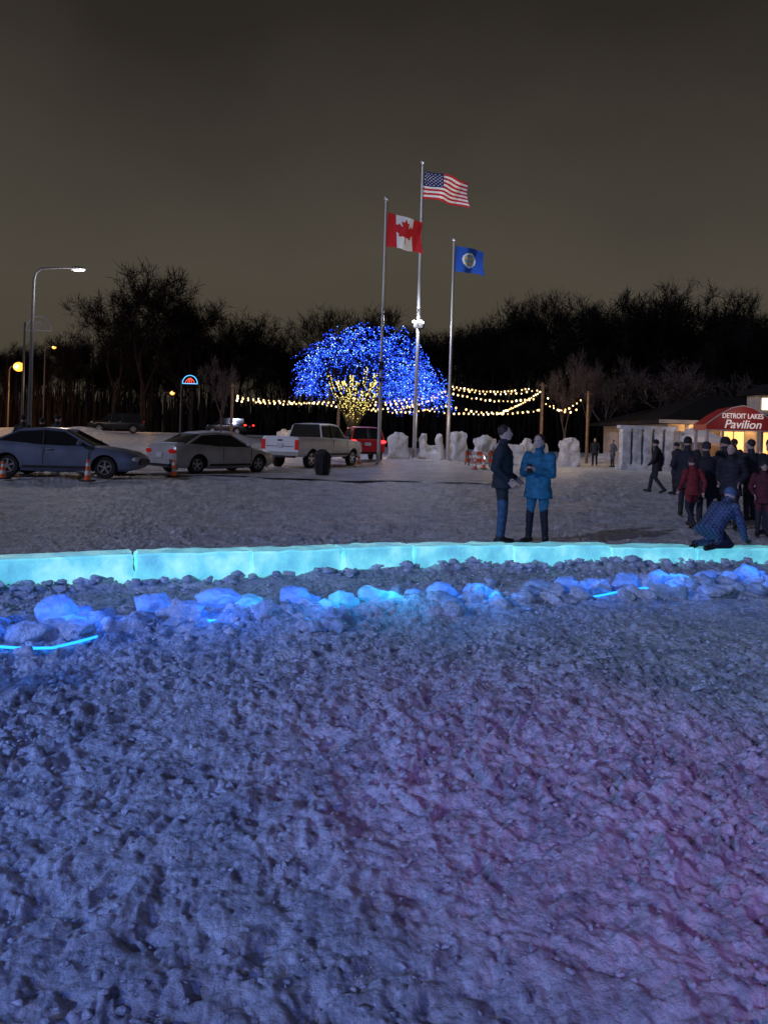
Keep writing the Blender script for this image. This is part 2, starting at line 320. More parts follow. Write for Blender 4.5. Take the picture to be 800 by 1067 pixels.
# ---------------------------------------------------------------- people
PC={}
def cm(name,col,rough=.8,var=None):
    k=(name,tuple(col))
    if k not in PC: PC[k]=mat(name,col,rough,var=var or (14,.3),bump=(40,.5,.01))
    return PC[k]
SKIN=(.62,.40,.31)
def person(name,x,y,heading,H=1.75,jacket=(.02,.02,.025),pants=(.02,.02,.03),shoes=(.015,.013,.012),hair=(.03,.02,.015),hat=None,pose=None,hem=.80,z=None,bulk=1.,longhair=False,trim=None,plaid=False,phone=False,scarf=None):
    s=H/1.75
    J=dict(pel=(0,0,.93),ab=(0,0,1.1),che=(0,0,1.3),nb=(0,-.01,1.46),head=(0,.025,1.635),yaw=0,pitch=0,
      hipL=(.09,0,.9),kneeL=(.10,.02,.49),ankL=(.11,-.01,.09),toeL=(.13,.15,.045),
      hipR=(-.09,0,.9),kneeR=(-.10,.02,.49),ankR=(-.11,-.01,.09),toeR=(-.13,.15,.045),
      shL=(.19,-.005,1.40),elL=(.26,-.03,1.12),wrL=(.25,.07,.88),
      shR=(-.19,-.005,1.40),elR=(-.26,-.03,1.12),wrR=(-.25,.07,.88),hemp=None)
    if pose: J.update(pose)
    V=lambda k: Vector(J[k]) if isinstance(k,str) else Vector(k)
    mb=MB(); parts=[]
    def cap(a,b,ra,rb,mi,extra=None):
        a=V(a); b=V(b); mb.ell(a,(ra,ra,ra)); mb.ell(b,(rb,rb,rb)); mb.sweep([a,b],[ra,rb],0,12); parts.append((a,b,ra,rb,mi))
    B=bulk
    pts=[V('pel')-(V('ab')-V('pel')).normalized()*.05,V('pel'),V('ab'),V('che'),V('che').lerp(V('nb'),.62),V('nb')+Vector((0,0,0))]
    rx=[.15*B,.18*B,.165*B,.19*B,.165*B,.075]; ry=[.10*B,.13*B,.125*B,.135*B,.105*B,.07]
    if hem<.85:
        down=V(J['hemp']) if J['hemp'] else Vector((0,0,hem)); pts[0]=down; rx[0]=.205*B; ry[0]=.155*B
    mb.sweep(pts,rx,0,20,True,(1,0,0),ry)
    for i in range(len(pts)-1): parts.append((pts[i],pts[i+1],(rx[i]+ry[i])/2+.02,(rx[i+1]+ry[i+1])/2+.02,0))
    for S in 'LR':
        cap('hip'+S,'knee'+S,.092,.066,1); cap('knee'+S,'ank'+S,.066,.054,1)
        a=V('ank'+S); t=V('toe'+S); heel=a+(a-t).normalized()*.05+Vector((0,0,-.04)) if J.get('flat',1) else a
        cap(a,a+(V('ank'+S)-V('knee'+S)).normalized()*.015,.058,.056,2); 
        cap(heel,t,.045,.042,2)
        cap('sh'+S,'el'+S,.075*B,.058*B,0); cap('el'+S,'wr'+S,.058*B,.042*B,0)
    nb=V('nb'); hc=V('head'); up=(hc-nb).normalized()
    cap(nb,nb+up*.05,.075,.068,6 if scarf else 0); cap(nb+up*.05,hc-up*.05,.052,.05,3)
    Rh=Matrix.Rotation(math.radians(J['yaw']),3,'Z')@Matrix.Rotation(math.radians(J['pitch']),3,'X')
    hp=lambda a: hc+Rh@Vector(a)
    def he(c,r,mi):
        mb.ell(hp(c),r,0,16,12,Rh); parts.append((hp(c),hp(c),min(r)*.5+max(r)*.5,min(r)*.5+max(r)*.5,mi,tuple(r)))
    he((0,.0,.0),(.074,.092,.115),3); he((0,.035,-.06),(.055,.055,.055),3); he((0,.095,-.012),(.014,.022,.026),3)
    for sx in (-1,1): he((sx*.076,-.005,-.012),(.012,.02,.03),3)
    if hat: he((0,-.012,.045),(.09,.104,.092),5); he((0,-.012,.005),(.093,.107,.028),5)
    else: he((0,-.030,.040),(.083,.088,.095),4)
    if longhair: he((0,-.05,-.05),(.085,.055,.12),4)
    Vv,F=remesh(mb,.0165)
    C=np.array([[sum(Vv[i][k] for i in f)/len(f) for k in range(3)] for f in F])
    best=np.full(len(F),1e9); mi=np.zeros(len(F),int)
    Rn=np.array(Rh)
    for p in parts:
        a=np.array(p[0]); b=np.array(p[1]); 
        if len(p)==6:
            q=(C-a)@Rn; rr=np.array(p[5]); L=np.linalg.norm(q/rr,axis=1); d=(L-1)*rr.min()
        else:
            ab=b-a; l2=max(ab@ab,1e-9); t=np.clip(((C-a)@ab)/l2,0,1); d=np.linalg.norm(C-(a+t[:,None]*ab),axis=1)-(p[2]+(p[3]-p[2])*t)
            if p[4]==1: d=d+.012
        k=d<best; best[k]=d[k]; mi[k]=p[4]
    if hem<.85 and not J['hemp']:
        k=(mi==1)&(C[:,2]>hem+.01); mi[k]=0
    out=MB(); out.v=[tuple(v) for v in Vv.tolist()]; out.f=F; out.m=mi.tolist()
    for sx in (-1,1):
        out.ell(hp((sx*.029,.083,.008)),(.0135,.008,.009),7,8,6,Rh); out.ell(hp((sx*.029,.0885,.008)),(.006,.004,.006),8,6,4,Rh)
        out.box(hp((sx*.03,.088,.028)),(.032,.008,.007),4,rot=Rh)
    out.box(hp((0,.088,-.058)),(.042,.008,.009),9,rot=Rh)
    for S,sg in (('L',1),('R',-1)):
        w=V('wr'+S); e=V('el'+S); d=(w-e).normalized(); hd=J.get('hd'+S); 
        if hd: d=Vector(hd).normalized()
        side=Vector((0,1,0))-d*d.y
        if side.length<.2: side=Vector((1,0,0))*-sg-d*d.x*-sg
        side.normalize(); nrm=d.cross(side)*sg
        hm=J.get('glove',3); R=Matrix((side,nrm,d)).transposed()
        out.ell(w+d*.045,(.042,.019,.055),hm,10,8,R)
        for k,(o,l) in enumerate(((-.03,.062),(-.011,.075),(.010,.08),(.03,.07))):
            p0=w+d*.08+side*o; p1=p0+d*l*.45-nrm*-.006; cur=nrm
            p2=p1+(d*.7+cur*.7).normalized()*l*.32; p3=p2+(d*.25+cur).normalized()*l*.25
            out.sweep([p0,p1,p2,p3],[.0095,.009,.0085,.006],hm,6)
        t0=w+d*.03+side*.035; out.sweep([t0,t0+(side*.8+d*.5).normalized()*.035,t0+(side*.8+d*.5).normalized()*.035+d*.03],[.012,.0105,.008],hm,6)
    if phone:
        out.box((V('wrL')+V('wrR'))/2+Vector((0,.085,.03)),(.075,.012,.15),8)
    jm=cm(name+'_jacket',jacket)
    if plaid: 
        nt=jm.node_tree; b=nt.nodes['Principled BSDF']; tc=nt.nodes.new('ShaderNodeTexCoord'); ck=nt.nodes.new('ShaderNodeTexChecker'); ck.inputs['Scale'].default_value=22
        ck.inputs['Color1'].default_value=(*jacket,1); ck.inputs['Color2'].default_value=(.10,.14,.22,1); nt.links.new(tc.outputs['Object'],ck.inputs['Vector']); nt.links.new(ck.outputs['Color'],b.inputs['Base Color'])
    mats=[jm,cm('trousers',pants),cm('boots',shoes,.5),cm('skin',SKIN,.55,(8,.08)),cm('hair',hair,.6),cm('knit_hat',hat or (.05,.05,.06)),cm('scarf',scarf or (.1,.1,.1)),cm('eye_white',(.7,.68,.65),.3,(5,.02)),cm('pupil',(.01,.01,.01),.2,(5,.02)),cm('lips',(.3,.1,.09),.5,(5,.05))]
    n=len(Vv); A=np.array(out.v[:n]); sel=np.zeros(n,bool)
    for f,m_ in zip(F,mi):
        if m_ in (0,1): sel[list(f)]=True
    a_=.009*vnoise(A[:,2]*22+A[:,0]*6,A[:,1]*7+A[:,0]*5)+.005*vnoise(A[:,2]*45,A[:,0]*15+A[:,1]*15)
    dirx=A[:,0]; diry=A[:,1]; ln=np.sqrt(dirx**2+diry**2)+.05
    A[:,0]+=np.where(sel,a_*dirx/ln,0); A[:,1]+=np.where(sel,a_*diry/ln,0); out.v[:n]=A.tolist()
    o=out.obj(name,mats,smooth=60)
    o.scale=(s,s,s); o.rotation_euler=(0,0,math.radians(heading-90)); o.location=(x,y,(gz(x,y)-.01 if z is None else z))
    return o
POCKET=dict(elL=(.27,-.09,1.14),wrL=(.20,.09,.97),elR=(-.27,-.09,1.14),wrR=(-.20,.09,.97))
HOLD=dict(elL=(.25,.03,1.13),wrL=(.075,.24,1.19),elR=(-.25,.03,1.13),wrR=(-.075,.24,1.19),kneeL=(.12,.02,.49),ankL=(.15,0,.09),toeL=(.19,.14,.045),kneeR=(-.12,.02,.49),ankR=(-.15,0,.09),toeR=(-.19,.14,.045),hdL=(-.4,.6,.5),hdR=(.4,.6,.5))
WALK=dict(kneeL=(.10,.17,.52),ankL=(.1,.24,.10),toeL=(.11,.39,.08),kneeR=(-.1,.02,.5),ankR=(-.1,-.26,.14),toeR=(-.11,-.13,.045),elL=(.26,-.12,1.14),wrL=(.24,-.10,.90),elR=(-.26,.03,1.12),wrR=(-.23,.2,.93),nb=(0,.02,1.46),head=(0,.06,1.63))
person('standing_man',1.83,11.45,-15,1.82,jacket=(.020,.026,.033),pants=(.05,.10,.18),hair=(.04,.03,.025),pose=dict(POCKET,yaw=5,wrR=(-.15,.17,.98),elR=(-.26,-.08,1.14)),hem=.84,bulk=1.15)
person('standing_woman',2.36,11.35,232,1.66,jacket=(.02,.15,.24),pants=(.012,.012,.018),hair=(.05,.03,.025),pose=dict(HOLD,pitch=-4),hem=.74,longhair=True,phone=True,scarf=(.6,.6,.62),bulk=1.2)
person('walking_person',8.55,23.4,150,1.68,hat=(.02,.02,.02),pose=WALK,hem=.72,bulk=1.05)
person('walking_person',9.0,23.0,190,1.6,jacket=(.03,.03,.045),hat=(.03,.03,.04),pose=POCKET,hem=.68)
person('child_in_red',5.75,13.9,100,1.32,jacket=(.22,.018,.022),hat=(.06,.02,.03),pose=WALK,hem=.82)
person('adult_in_dark_coat',6.25,14.5,85,1.68,jacket=(.020,.018,.025),hat=(.04,.03,.04),pose=POCKET,hem=.62,bulk=1.25)
person('adult_in_dark_coat',6.55,14.1,230,1.62,jacket=(.025,.02,.03),hair=(.05,.03,.02),longhair=True,pose=POCKET,hem=.7,bulk=1.15)
person('child_in_red',6.72,13.2,250,1.36,jacket=(.10,.015,.025),hat=(.02,.02,.03),pose=POCKET,hem=.78)
person('adult_in_dark_coat',7.0,13.5,200,1.74,jacket=(.012,.012,.018),hat=(.02,.02,.02),pose=POCKET,hem=.66,bulk=1.25)
person('adult_in_dark_coat',6.85,15.0,120,1.74,jacket=(.02,.022,.03),hat=(.02,.02,.02),pose=POCKET,hem=.7,bulk=1.2)
person('adult_in_dark_coat',6.45,15.9,60,1.70,jacket=(.02,.02,.03),hat=(.02,.02,.02),pose=POCKET,hem=.64,bulk=1.2)
person('adult_in_dark_coat',7.75,15.8,120,1.72,jacket=(.02,.025,.04),hair=(.03,.02,.02),pose=POCKET,hem=.8)
person('adult_in_dark_coat',9.6,20.5,200,1.72,jacket=(.02,.02,.025),hat=(.05,.02,.02),pose=POCKET,hem=.72,bulk=1.1)
person('distant_person',13.4,47.5,250,1.78,pose=WALK,hem=.7)
person('distant_person',14.2,46.4,200,1.7,jacket=(.08,.09,.11),pose=POCKET,hem=.7)
for X_,Y_,h_,a_ in ((-12.05,25.0,1.9,80),(-11.65,25.5,1.82,100),(-11.0,25.2,1.93,60)):
    person('bystander',X_,Y_,a_,h_,hat=(.02,.02,.025),pose=POCKET,hem=.7)
KNEEL=dict(pel=(0,0,.36),ab=(0,.10,.47),che=(0,.24,.60),nb=(0,.35,.72),head=(0,.44,.86),hemp=(0,-.08,.27),pitch=-25,
  hipL=(.1,0,.34),kneeL=(.15,.26,.09),ankL=(.13,-.14,.09),toeL=(.13,-.27,.05),hipR=(-.1,0,.34),kneeR=(-.15,.22,.09),ankR=(-.13,-.18,.09),toeR=(-.13,-.30,.02),
  shL=(.17,.32,.67),elL=(.24,.42,.42),wrL=(.19,.56,.17),shR=(-.17,.32,.67),elR=(-.24,.40,.42),wrR=(-.19,.52,.17),hdL=(0,.8,-.4),hdR=(0,.8,-.4),glove=2)
person('kneeling_child',4.42,10.05,28,1.48,jacket=(.025,.05,.12),pants=(.02,.02,.04),hat=(.08,.14,.24),pose=KNEEL,hem=.5,z=.225,bulk=1.2,plaid=True)

# ---------------------------------------------------------------- vehicles
glass=mat('car_glass',(.012,.014,.018),.08,spec=.8); tyre=mat('tyre',(.015,.015,.015),.85,bump=(60,.4,.01)); rim=mat('wheel_rim',(.45,.45,.47),.35,.8)
dark=mat('dark_trim',(.012,.012,.013),.7); redl=mat('tail_lamp',(.25,.01,.01),.25,emis=(1,.02,.01),es=.12); redlit=mat('tail_lamp_lit',(.4,.01,.01),.25,emis=(1,.02,.02),es=6,nosample=True)
headl=mat('head_lamp',(.55,.56,.58),.15); plate=mat('number_plate',(.6,.6,.62),.5); chrome=mat('chrome',(.6,.6,.6),.2,1.); snowcap=snow_mat('snow_on_car',(.6,.6,.65),(.82,.84,.88),1)
def vehicle(name,x,y,heading,paint,st,gh,wheels,wr,track,belt,pillB,bed=None,lit=False,snow=False,z=None):
    mb=MB(); rings=[]
    for (sx,zb,zt,hw) in st:
        h=zt-zb
        half=[(hw*.82,zb),(hw*.96,zb+h*.14),(hw,zb+h*.42),(hw*.985,zb+h*.70),(hw*.95,zb+h*.88),(hw*.87,zt-.012),(hw*.45,zt+.012)]
        rings.append([Vector((sx,a,b)) for a,b in half]+[Vector((sx,-a,b)) for a,b in reversed(half)])
    mb.loft(rings,0,True)
    me=bpy.data.meshes.new('t'); me.from_pydata(mb.v,[],mb.f); bm=bmesh.new(); bm.from_mesh(me); bmesh.ops.recalc_face_normals(bm,faces=bm.faces); bm.to_mesh(me); bm.free()
    o=bpy.data.objects.new('t',me); COL.objects.link(o); cut=[]
    cb=MB()
    for wx in wheels:
        for sg in (-1,1):
            c=MB(); c.sweep([(wx,sg*(track-.17),wr),(wx,sg*(track+.5),wr)],[wr*1.16]*2,0,28); 
            m2=bpy.data.meshes.new('c'); m2.from_pydata(c.v,[],c.f); b2=bmesh.new(); b2.from_mesh(m2); bmesh.ops.recalc_face_normals(b2,faces=b2.faces); b2.to_mesh(m2); b2.free()
            oc=bpy.data.objects.new('c',m2); COL.objects.link(oc); cut.append(oc)
    if bed:
        c=MB(); c.box(((bed[0]+bed[1])/2,0,(bed[2]+2)/2),(bed[1]-bed[0],bed[3]*2,2-bed[2])); m2=bpy.data.meshes.new('c'); m2.from_pydata(c.v,[],c.f); b2=bmesh.new(); b2.from_mesh(m2); bmesh.ops.recalc_face_normals(b2,faces=b2.faces); b2.to_mesh(m2); b2.free()
        oc=bpy.data.objects.new('c',m2); COL.objects.link(oc); cut.append(oc)
    for oc in cut:
        md=o.modifiers.new('b','BOOLEAN'); md.operation='DIFFERENCE'; md.object=oc; md.solver='EXACT'
    dg=bpy.context.evaluated_depsgraph_get(); ev=o.evaluated_get(dg); m3=ev.to_mesh()
    out=MB(); out.v=[tuple(v.co) for v in m3.vertices]
    for p in m3.polygons:
        out.f.append(tuple(p.vertices)); c=p.center; mi=0
        for wx in wheels:
            if math.hypot(c.x-wx,c.z-wr)<wr*1.165 and abs(c.y)<track+.02 and (abs(p.normal.y)<.6 or abs(c.y)<track-.1): mi=4
        if bed and bed[0]-.01<c.x<bed[1]+.01 and abs(c.y)<bed[3]+.01 and c.z>bed[2]-.02: mi=4
        if c.z<st[len(st)//2][1]+.03: mi=4
        out.m.append(mi)
    ev.to_mesh_clear(); bpy.data.objects.remove(o)
    for oc in cut: bpy.data.objects.remove(oc)
    rg=[]
    for (gx,zb,zt,hb,hr) in gh:
        half=[(hb,zb-.03),(hr+(hb-hr)*.08,zb+(zt-zb)*.9),(hr*.86,zt)]
        rg.append([Vector((gx,a,b)) for a,b in half]+[Vector((gx,-a,b)) for a,b in reversed(half)])
    out.loft(rg,1,True)
    rr=[]
    for (gx,zb,zt,hb,hr) in gh[1:-1]:
        half=[(hr+.012,zb+(zt-zb)*.87),(hr*.9,zt+.008),(hr*.4,zt+.025)]
        rr.append([Vector((gx,a,b)) for a,b in half]+[Vector((gx,-a,b)) for a,b in reversed(half)])
    out.loft(rr,0,True)
    if snow: 
        out.loft([[Vector((v.x*.96,v.y*.9,v.z+(.03 if abs(v.y)<.5 else .004))) for v in r] for r in rr],8,True)
        out.box((st[2][0]+.12,0,st[2][2]+.02),(.35,1.2,.03),8)
    for sg in (-1,1):
        g=gh; P=lambda k,u: Vector((g[k][0],sg*(g[k][3]+(g[k][4]+(g[k][3]-g[k][4])*.08-g[k][3])*u),g[k][1]-.03+(g[k][1]+(g[k][2]-g[k][1])*.9-g[k][1]+.03)*u))
        out.sweep([P(0,0),P(1,1)],[.045,.032],0,6); out.sweep([P(-1,0),P(-2,1)],[.035,.028],0,6)
        for k in range(1,len(g)-2): out.sweep([P(k,1),P(k+1,1)],[.03,.03],0,6)
        for bx in pillB:
            zs=np.interp(bx,[q[0] for q in g],[q[1] for q in g]); zt=np.interp(bx,[q[0] for q in g],[q[2] for q in g]); hb=np.interp(bx,[q[0] for q in g],[q[3] for q in g]); hr=np.interp(bx,[q[0] for q in g],[q[4] for q in g])
            out.sweep([(bx,sg*hb,zs-.03),(bx-.04,sg*(hr+.01),zs+(zt-zs)*.9)],[.035,.03],4,6)
        mx=g[-1][0]-.35; out.ell((mx,sg*(belt[1]+.1),belt[0]+.09),(.07,.1,.065),0,10,6); out.box((mx,sg*(belt[1]+.0),belt[0]+.03),(.05,.12,.04),4)
        for bx in pillB: 
            out.box((bx+.02,sg*(belt[1]+.002),belt[0]-.28),(.012,.012,.5),4); out.box((bx+.18,sg*(belt[1]+.012),belt[0]-.1),(.17,.025,.03),6)
        out.box((g[-1][0]-.1,sg*(belt[1]+.0),belt[0]-.3),(.012,.012,.5),4)
        out.box(((wheels[0]+wheels[1])/2,sg*(belt[1]+.005),st[len(st)//2][1]+.14),(wheels[0]-wheels[1]-.95,.03,.07),4)
    f=st[-1]; r=st[0]; ms=st[1]
    for sg in (-1,1):
        out.ell((st[-2][0]-.02,sg*st[-2][3]*.86,st[-2][2]-.12),(.12,.16,.08),5,10,6)
        if bed: out.box((r[0]-.005,sg*(r[3]-.09),r[2]-.3),(.06,.17,.42),2)
        else: out.ell((r[0]+.035,sg*r[3]*.88,r[2]-.07),(.10,.2,.085),2,10,6)
    out.box((r[0]-.02,0,r[2]-.35 if bed else r[2]-.2),(.03,.32,.16),7); out.box((r[0]-.05,0,r[1]+.09),(.14,r[3]*1.95,.16),6 if bed else 0); out.box((r[0]-.03,0,r[1]-.03),(.1,r[3]*1.7,.1),4)
    if bed: out.box((r[0]-.012,0,r[2]-.12),(.03,.22,.06),4); out.box((r[0]-.008,0,r[2]-.38),(.02,r[3]*1.45,.02),4)
    out.box((f[0],0,f[1]+.12),(.1,f[3]*1.9,.14),4); out.box((f[0]+.02,0,f[2]-.06),(.05,f[3]*1.1,.1),4)
    for wx in wheels:
        for sg in (-1,1):
            yc=sg*(track-.1); prof=[(wr*.62,-.105),(wr*.93,-.11),(wr,-.07),(wr,.07),(wr*.93,.11),(wr*.62,.105)]
            n=26; rings=[]
            for k in range(n):
                a=2*math.pi*k/n; rings.append([Vector((wx+math.cos(a)*q,yc+w,wr+math.sin(a)*q)) for q,w in prof])
            rings.append(rings[0]); out.loft(rings,3,False)
            out.sweep([(wx,yc-.06,wr),(wx,yc+.06,wr)],[wr*.63]*2,4,20)
            for k in range(5):
                a=2*math.pi*k/5+.3; out.box((wx+math.cos(a)*wr*.33,yc+sg*.075,wr+math.sin(a)*wr*.33),(wr*.56,.03,wr*.16),6,rot=Matrix.Rotation(-a,3,'Y'))
            out.sweep([(wx,yc+sg*.05,wr),(wx,yc+sg*.1,wr)],[wr*.16]*2,6,12)
            nn=24; rings=[]
            for k in range(nn+1):
                a=2*math.pi*k/nn; rings.append([Vector((wx+math.cos(a)*q,yc+sg*w,wr+math.sin(a)*q)) for q,w in ((wr*.55,.06),(wr*.64,.06),(wr*.64,.105),(wr*.58,.105))])
            out.loft(rings,6,False)
    o=out.obj(name,[paint,glass,redlit if lit else redl,tyre,dark,headl,chrome if bed else rim,plate,snowcap],smooth=32)
    o.location=(x,y,(float(base(x,y))+.06 if z is None else z)); o.rotation_euler=(0,0,math.radians(heading)); return o
SED=[(-2.35,.36,.86,.72),(-2.27,.27,1.0,.83),(-2.05,.22,1.05,.88),(-1.5,.2,1.06,.905),(-.6,.18,1.0,.915),(.5,.18,.97,.91),(1.05,.2,.95,.9),(1.6,.2,.88,.87),(2.05,.22,.79,.80),(2.27,.3,.70,.70),(2.36,.36,.60,.6)]
SEDG=[(-1.85,1.03,1.05,.76,.70),(-1.12,1.02,1.40,.80,.60),(-.4,1.0,1.46,.81,.61),(.2,.98,1.43,.81,.60),(1.08,.95,.96,.78,.74)]
p_blue=mat('car_paint_grey_blue',(.17,.21,.32),.3,.3,var=(2,.15)); p_sil=mat('car_paint_silver',(.46,.45,.44),.35,.2,var=(2,.12)); p_wh=mat('truck_paint_white',(.80,.80,.80),.4,var=(2,.05)); p_red=mat('car_paint_red',(.5,.02,.02),.35); p_blk=mat('suv_paint_black',(.015,.016,.018),.25)
vehicle('parked_sedan',-9.72,22.9,4,p_blue,SED,SEDG,(1.42,-1.38),.33,.80,(.95,.91),(-.35,),z=.07)
vehicle('parked_sedan',-6.15,27.3,52,p_sil,SED,SEDG,(1.42,-1.38),.33,.80,(.95,.91),(-.35,),snow=True)
TRK=[(-2.9,.55,1.32,.93),(-2.86,.5,1.36,.97),(-1.8,.48,1.36,.98),(-.9,.46,1.36,.98),(.2,.46,1.34,.98),(1.3,.46,1.30,.98),(2.2,.48,1.24,.96),(2.75,.5,1.16,.92),(2.9,.55,1.05,.86)]
TRKG=[(-.92,1.32,1.34,.86,.80),(-.82,1.32,1.92,.86,.70),(0,1.32,1.96,.86,.71),(.75,1.31,1.92,.86,.70),(1.35,1.28,1.30,.84,.80)]
vehicle('pickup_truck',-3.1,34.2,64,p_wh,TRK,TRKG,(1.9,-1.8),.4,.90,(1.28,.97),(-.05,),bed=(-2.8,-1.0,.85,.80))
SUV=[(-2.3,.5,1.1,.86),(-2.2,.4,1.15,.9),(-1.0,.35,1.15,.92),(.6,.35,1.12,.92),(1.2,.36,1.1,.9),(2.0,.4,1.02,.85),(2.3,.5,.85,.75)]
SUVG=[(-2.2,1.12,1.14,.84,.8),(-2.0,1.12,1.72,.84,.68),(-.5,1.12,1.78,.85,.7),(.5,1.12,1.74,.85,.69),(1.2,1.1,1.12,.82,.76)]
vehicle('parked_suv',-23.6,66,200,p_blk,SUV,SUVG,(1.4,-1.4),.38,.84,(1.1,.92),(-.5,.4))
vehicle('parked_red_suv',-1.2,40.5,100,p_red,SUV,SUVG,(1.4,-1.4),.38,.84,(1.1,.92),(-.5,.4),lit=True)
vehicle('distant_suv',-15.5,75,160,p_blk,SUV,SUVG,(1.4,-1.4),.38,.84,(1.1,.92),(-.5,.4),lit=True)

# ---------------------------------------------------------------- flags & poles
alu=mat('pole_aluminium',(.50,.51,.54),.35,.5); white=mat('flag_white',(.8,.8,.8),.8); fred=mat('flag_red',(.55,.012,.02),.8); fblue=mat('flag_navy',(.012,.02,.12),.8); mnblue=mat('flag_blue',(.01,.08,.42),.8)
lampw=mat('flood_lens',(1,1,1),.3,emis=(.85,.92,1),es=9,nosample=True)
def inpoly(x,y,P):
    c=False; j=len(P)-1
    for i in range(len(P)):
        if (P[i][1]>y)!=(P[j][1]>y) and x<(P[j][0]-P[i][0])*(y-P[i][1])/(P[j][1]-P[i][1])+P[i][0]: c=not c
        j=i
    return c
leafh=[(0,-1),(.13,-.72),(.30,-.80),(.24,-.38),(.45,-.60),(.52,-.48),(.80,-.52),(.70,-.28),(.88,-.18),(.46,.18),(.52,.36),(.06,.28),(.05,.80)]
leaf=leafh+[(-a,b) for a,b in reversed(leafh)]
def flag(kind,par,px,top,w,h,sag,nu,nv,ph):
    mb=MB(); vs=[]; fs=[]; ms=[]
    for j in range(nv+1):
        for i in range(nu+1):
            u=i/nu; v=j/nv
            X=w*(u-.06*u*u*math.sin(3*v)-.03*math.sin(u*9+v*2)); Z=-h*v*(1-.10*u)-sag*u**1.2+.07*h*math.sin(u*8+ph+v)*u
            Yy=.14*w*math.sin(u*7.5+v*1.6+ph)*min(1,u*2.5)
            vs.append((px+.08+X,Yy,top+Z))
    for j in range(nv):
        for i in range(nu):
            u=(i+.5)/nu; v=(j+.5)/nv; a=j*(nu+1)+i; fs.append((a,a+1,a+nu+2,a+nu+1))
            if kind=='us':
                if u<.4 and v<7/13:
                    cu=u/.4*11; cv=v/(7/13)*9; st=abs(cu-round(cu))<.28 and abs(cv-round(cv))<.3 and (round(cu)+round(cv))%2==0 and 0<round(cu)<11 and 0<round(cv)<9
                    m=0 if st else 2
                else: m=1 if int(v*13)%2==0 else 0
            elif kind=='ca': m=1 if (u<.25 or u>.75 or inpoly((u-.5)*2*w/h/.85,(v-.5)*2/.85,leaf)) else 0
            else:
                r=math.hypot((u-.5)*w/h,v-.5); m=3
                if r<.30: m=0
                if r<.24: m=4 if (math.sin(u*40)+math.sin(v*33))>.1 else 5
            ms.append(m)
    mb.v=vs; mb.f=fs; mb.m=ms
    return mb.obj('flag',[white,fred,fblue,mnblue,mat('seal_gold',(.6,.45,.12),.7),mat('seal_blue',(.15,.3,.5),.7)],smooth=180,parent=par)
for name,x,y,H,r,k,dims in (('flagpole_canada',-.24,37,13.2,.085,'ca',(1.75,1.7,.5,60,48,.5)),('flagpole_usa',1.68,41,16.3,.11,'us',(2.45,1.55,.6,110,65,1.1)),('flagpole_minnesota',3.6,42,12.5,.085,'mn',(1.6,1.45,.3,48,40,2.))):
    e=empty(name,(x,y,float(base(x,y))-.05)); 
    mb=MB(); n=12; mb.sweep([(0,0,H*i/n) for i in range(n+1)],[r*(1-.5*i/n) for i in range(n+1)],0,14)
    mb.ell((0,0,H+.1),(.11,.11,.11),0,12,8); mb.sweep([(0,0,0),(0,0,.12),(0,0,.2)],[r*2.4,r*2.2,r*1.2],0,16)
    mb.sweep([(r+.03,-.02,1.2),(r*.6+.03,-.02,H-.1)],[.008,.008],1,4); mb.box((r+.02,0,1.2),(.05,.03,.2),0)
    if k=='us':
        for a in range(4):
            t=a*math.pi/2+.5; mb.box((math.cos(t)*.22,math.sin(t)*.22,7.45),(.24,.2,.3),1,rz=t); mb.ell((math.cos(t)*.25,math.sin(t)*.25-.03,7.62),(.11,.11,.09),2,10,6); mb.sweep([(0,0,7.3),(math.cos(t)*.2,math.sin(t)*.2,7.3)],[.02,.02],0,6)
        mb.box((0,-.12,8.1),(.12,.1,.3),1)
    if k=='ca': mb.box((0,-.1,5.0),(.2,.16,.4),1); mb.box((0,-.1,4.3),(.14,.1,.2),1)
    mb.obj('pole',[alu,dark,lampw],parent=e)
    top={'us':H-.35,'ca':H-.6,'mn':H-.25}[k]
    flag(k,e,r*.5,top,*dims)
lamp('flag_spot','SPOT',(3.2,34.5,.6),5600,(1,.97,.95),.2,(2.6,41,15.3),22)
lamp('flag_spot','SPOT',(1.2,31.5,.5),3000,(1,.97,.95),.2,(.7,37,12),26)
lamp('flag_spot','SPOT',(5.0,36.5,.5),1500,(.9,.95,1),.2,(4.4,42,11.6),26)
lamp('pole_floodlight','POINT',(1.68,40.3,7.9),420,(.9,.92,1),.15)

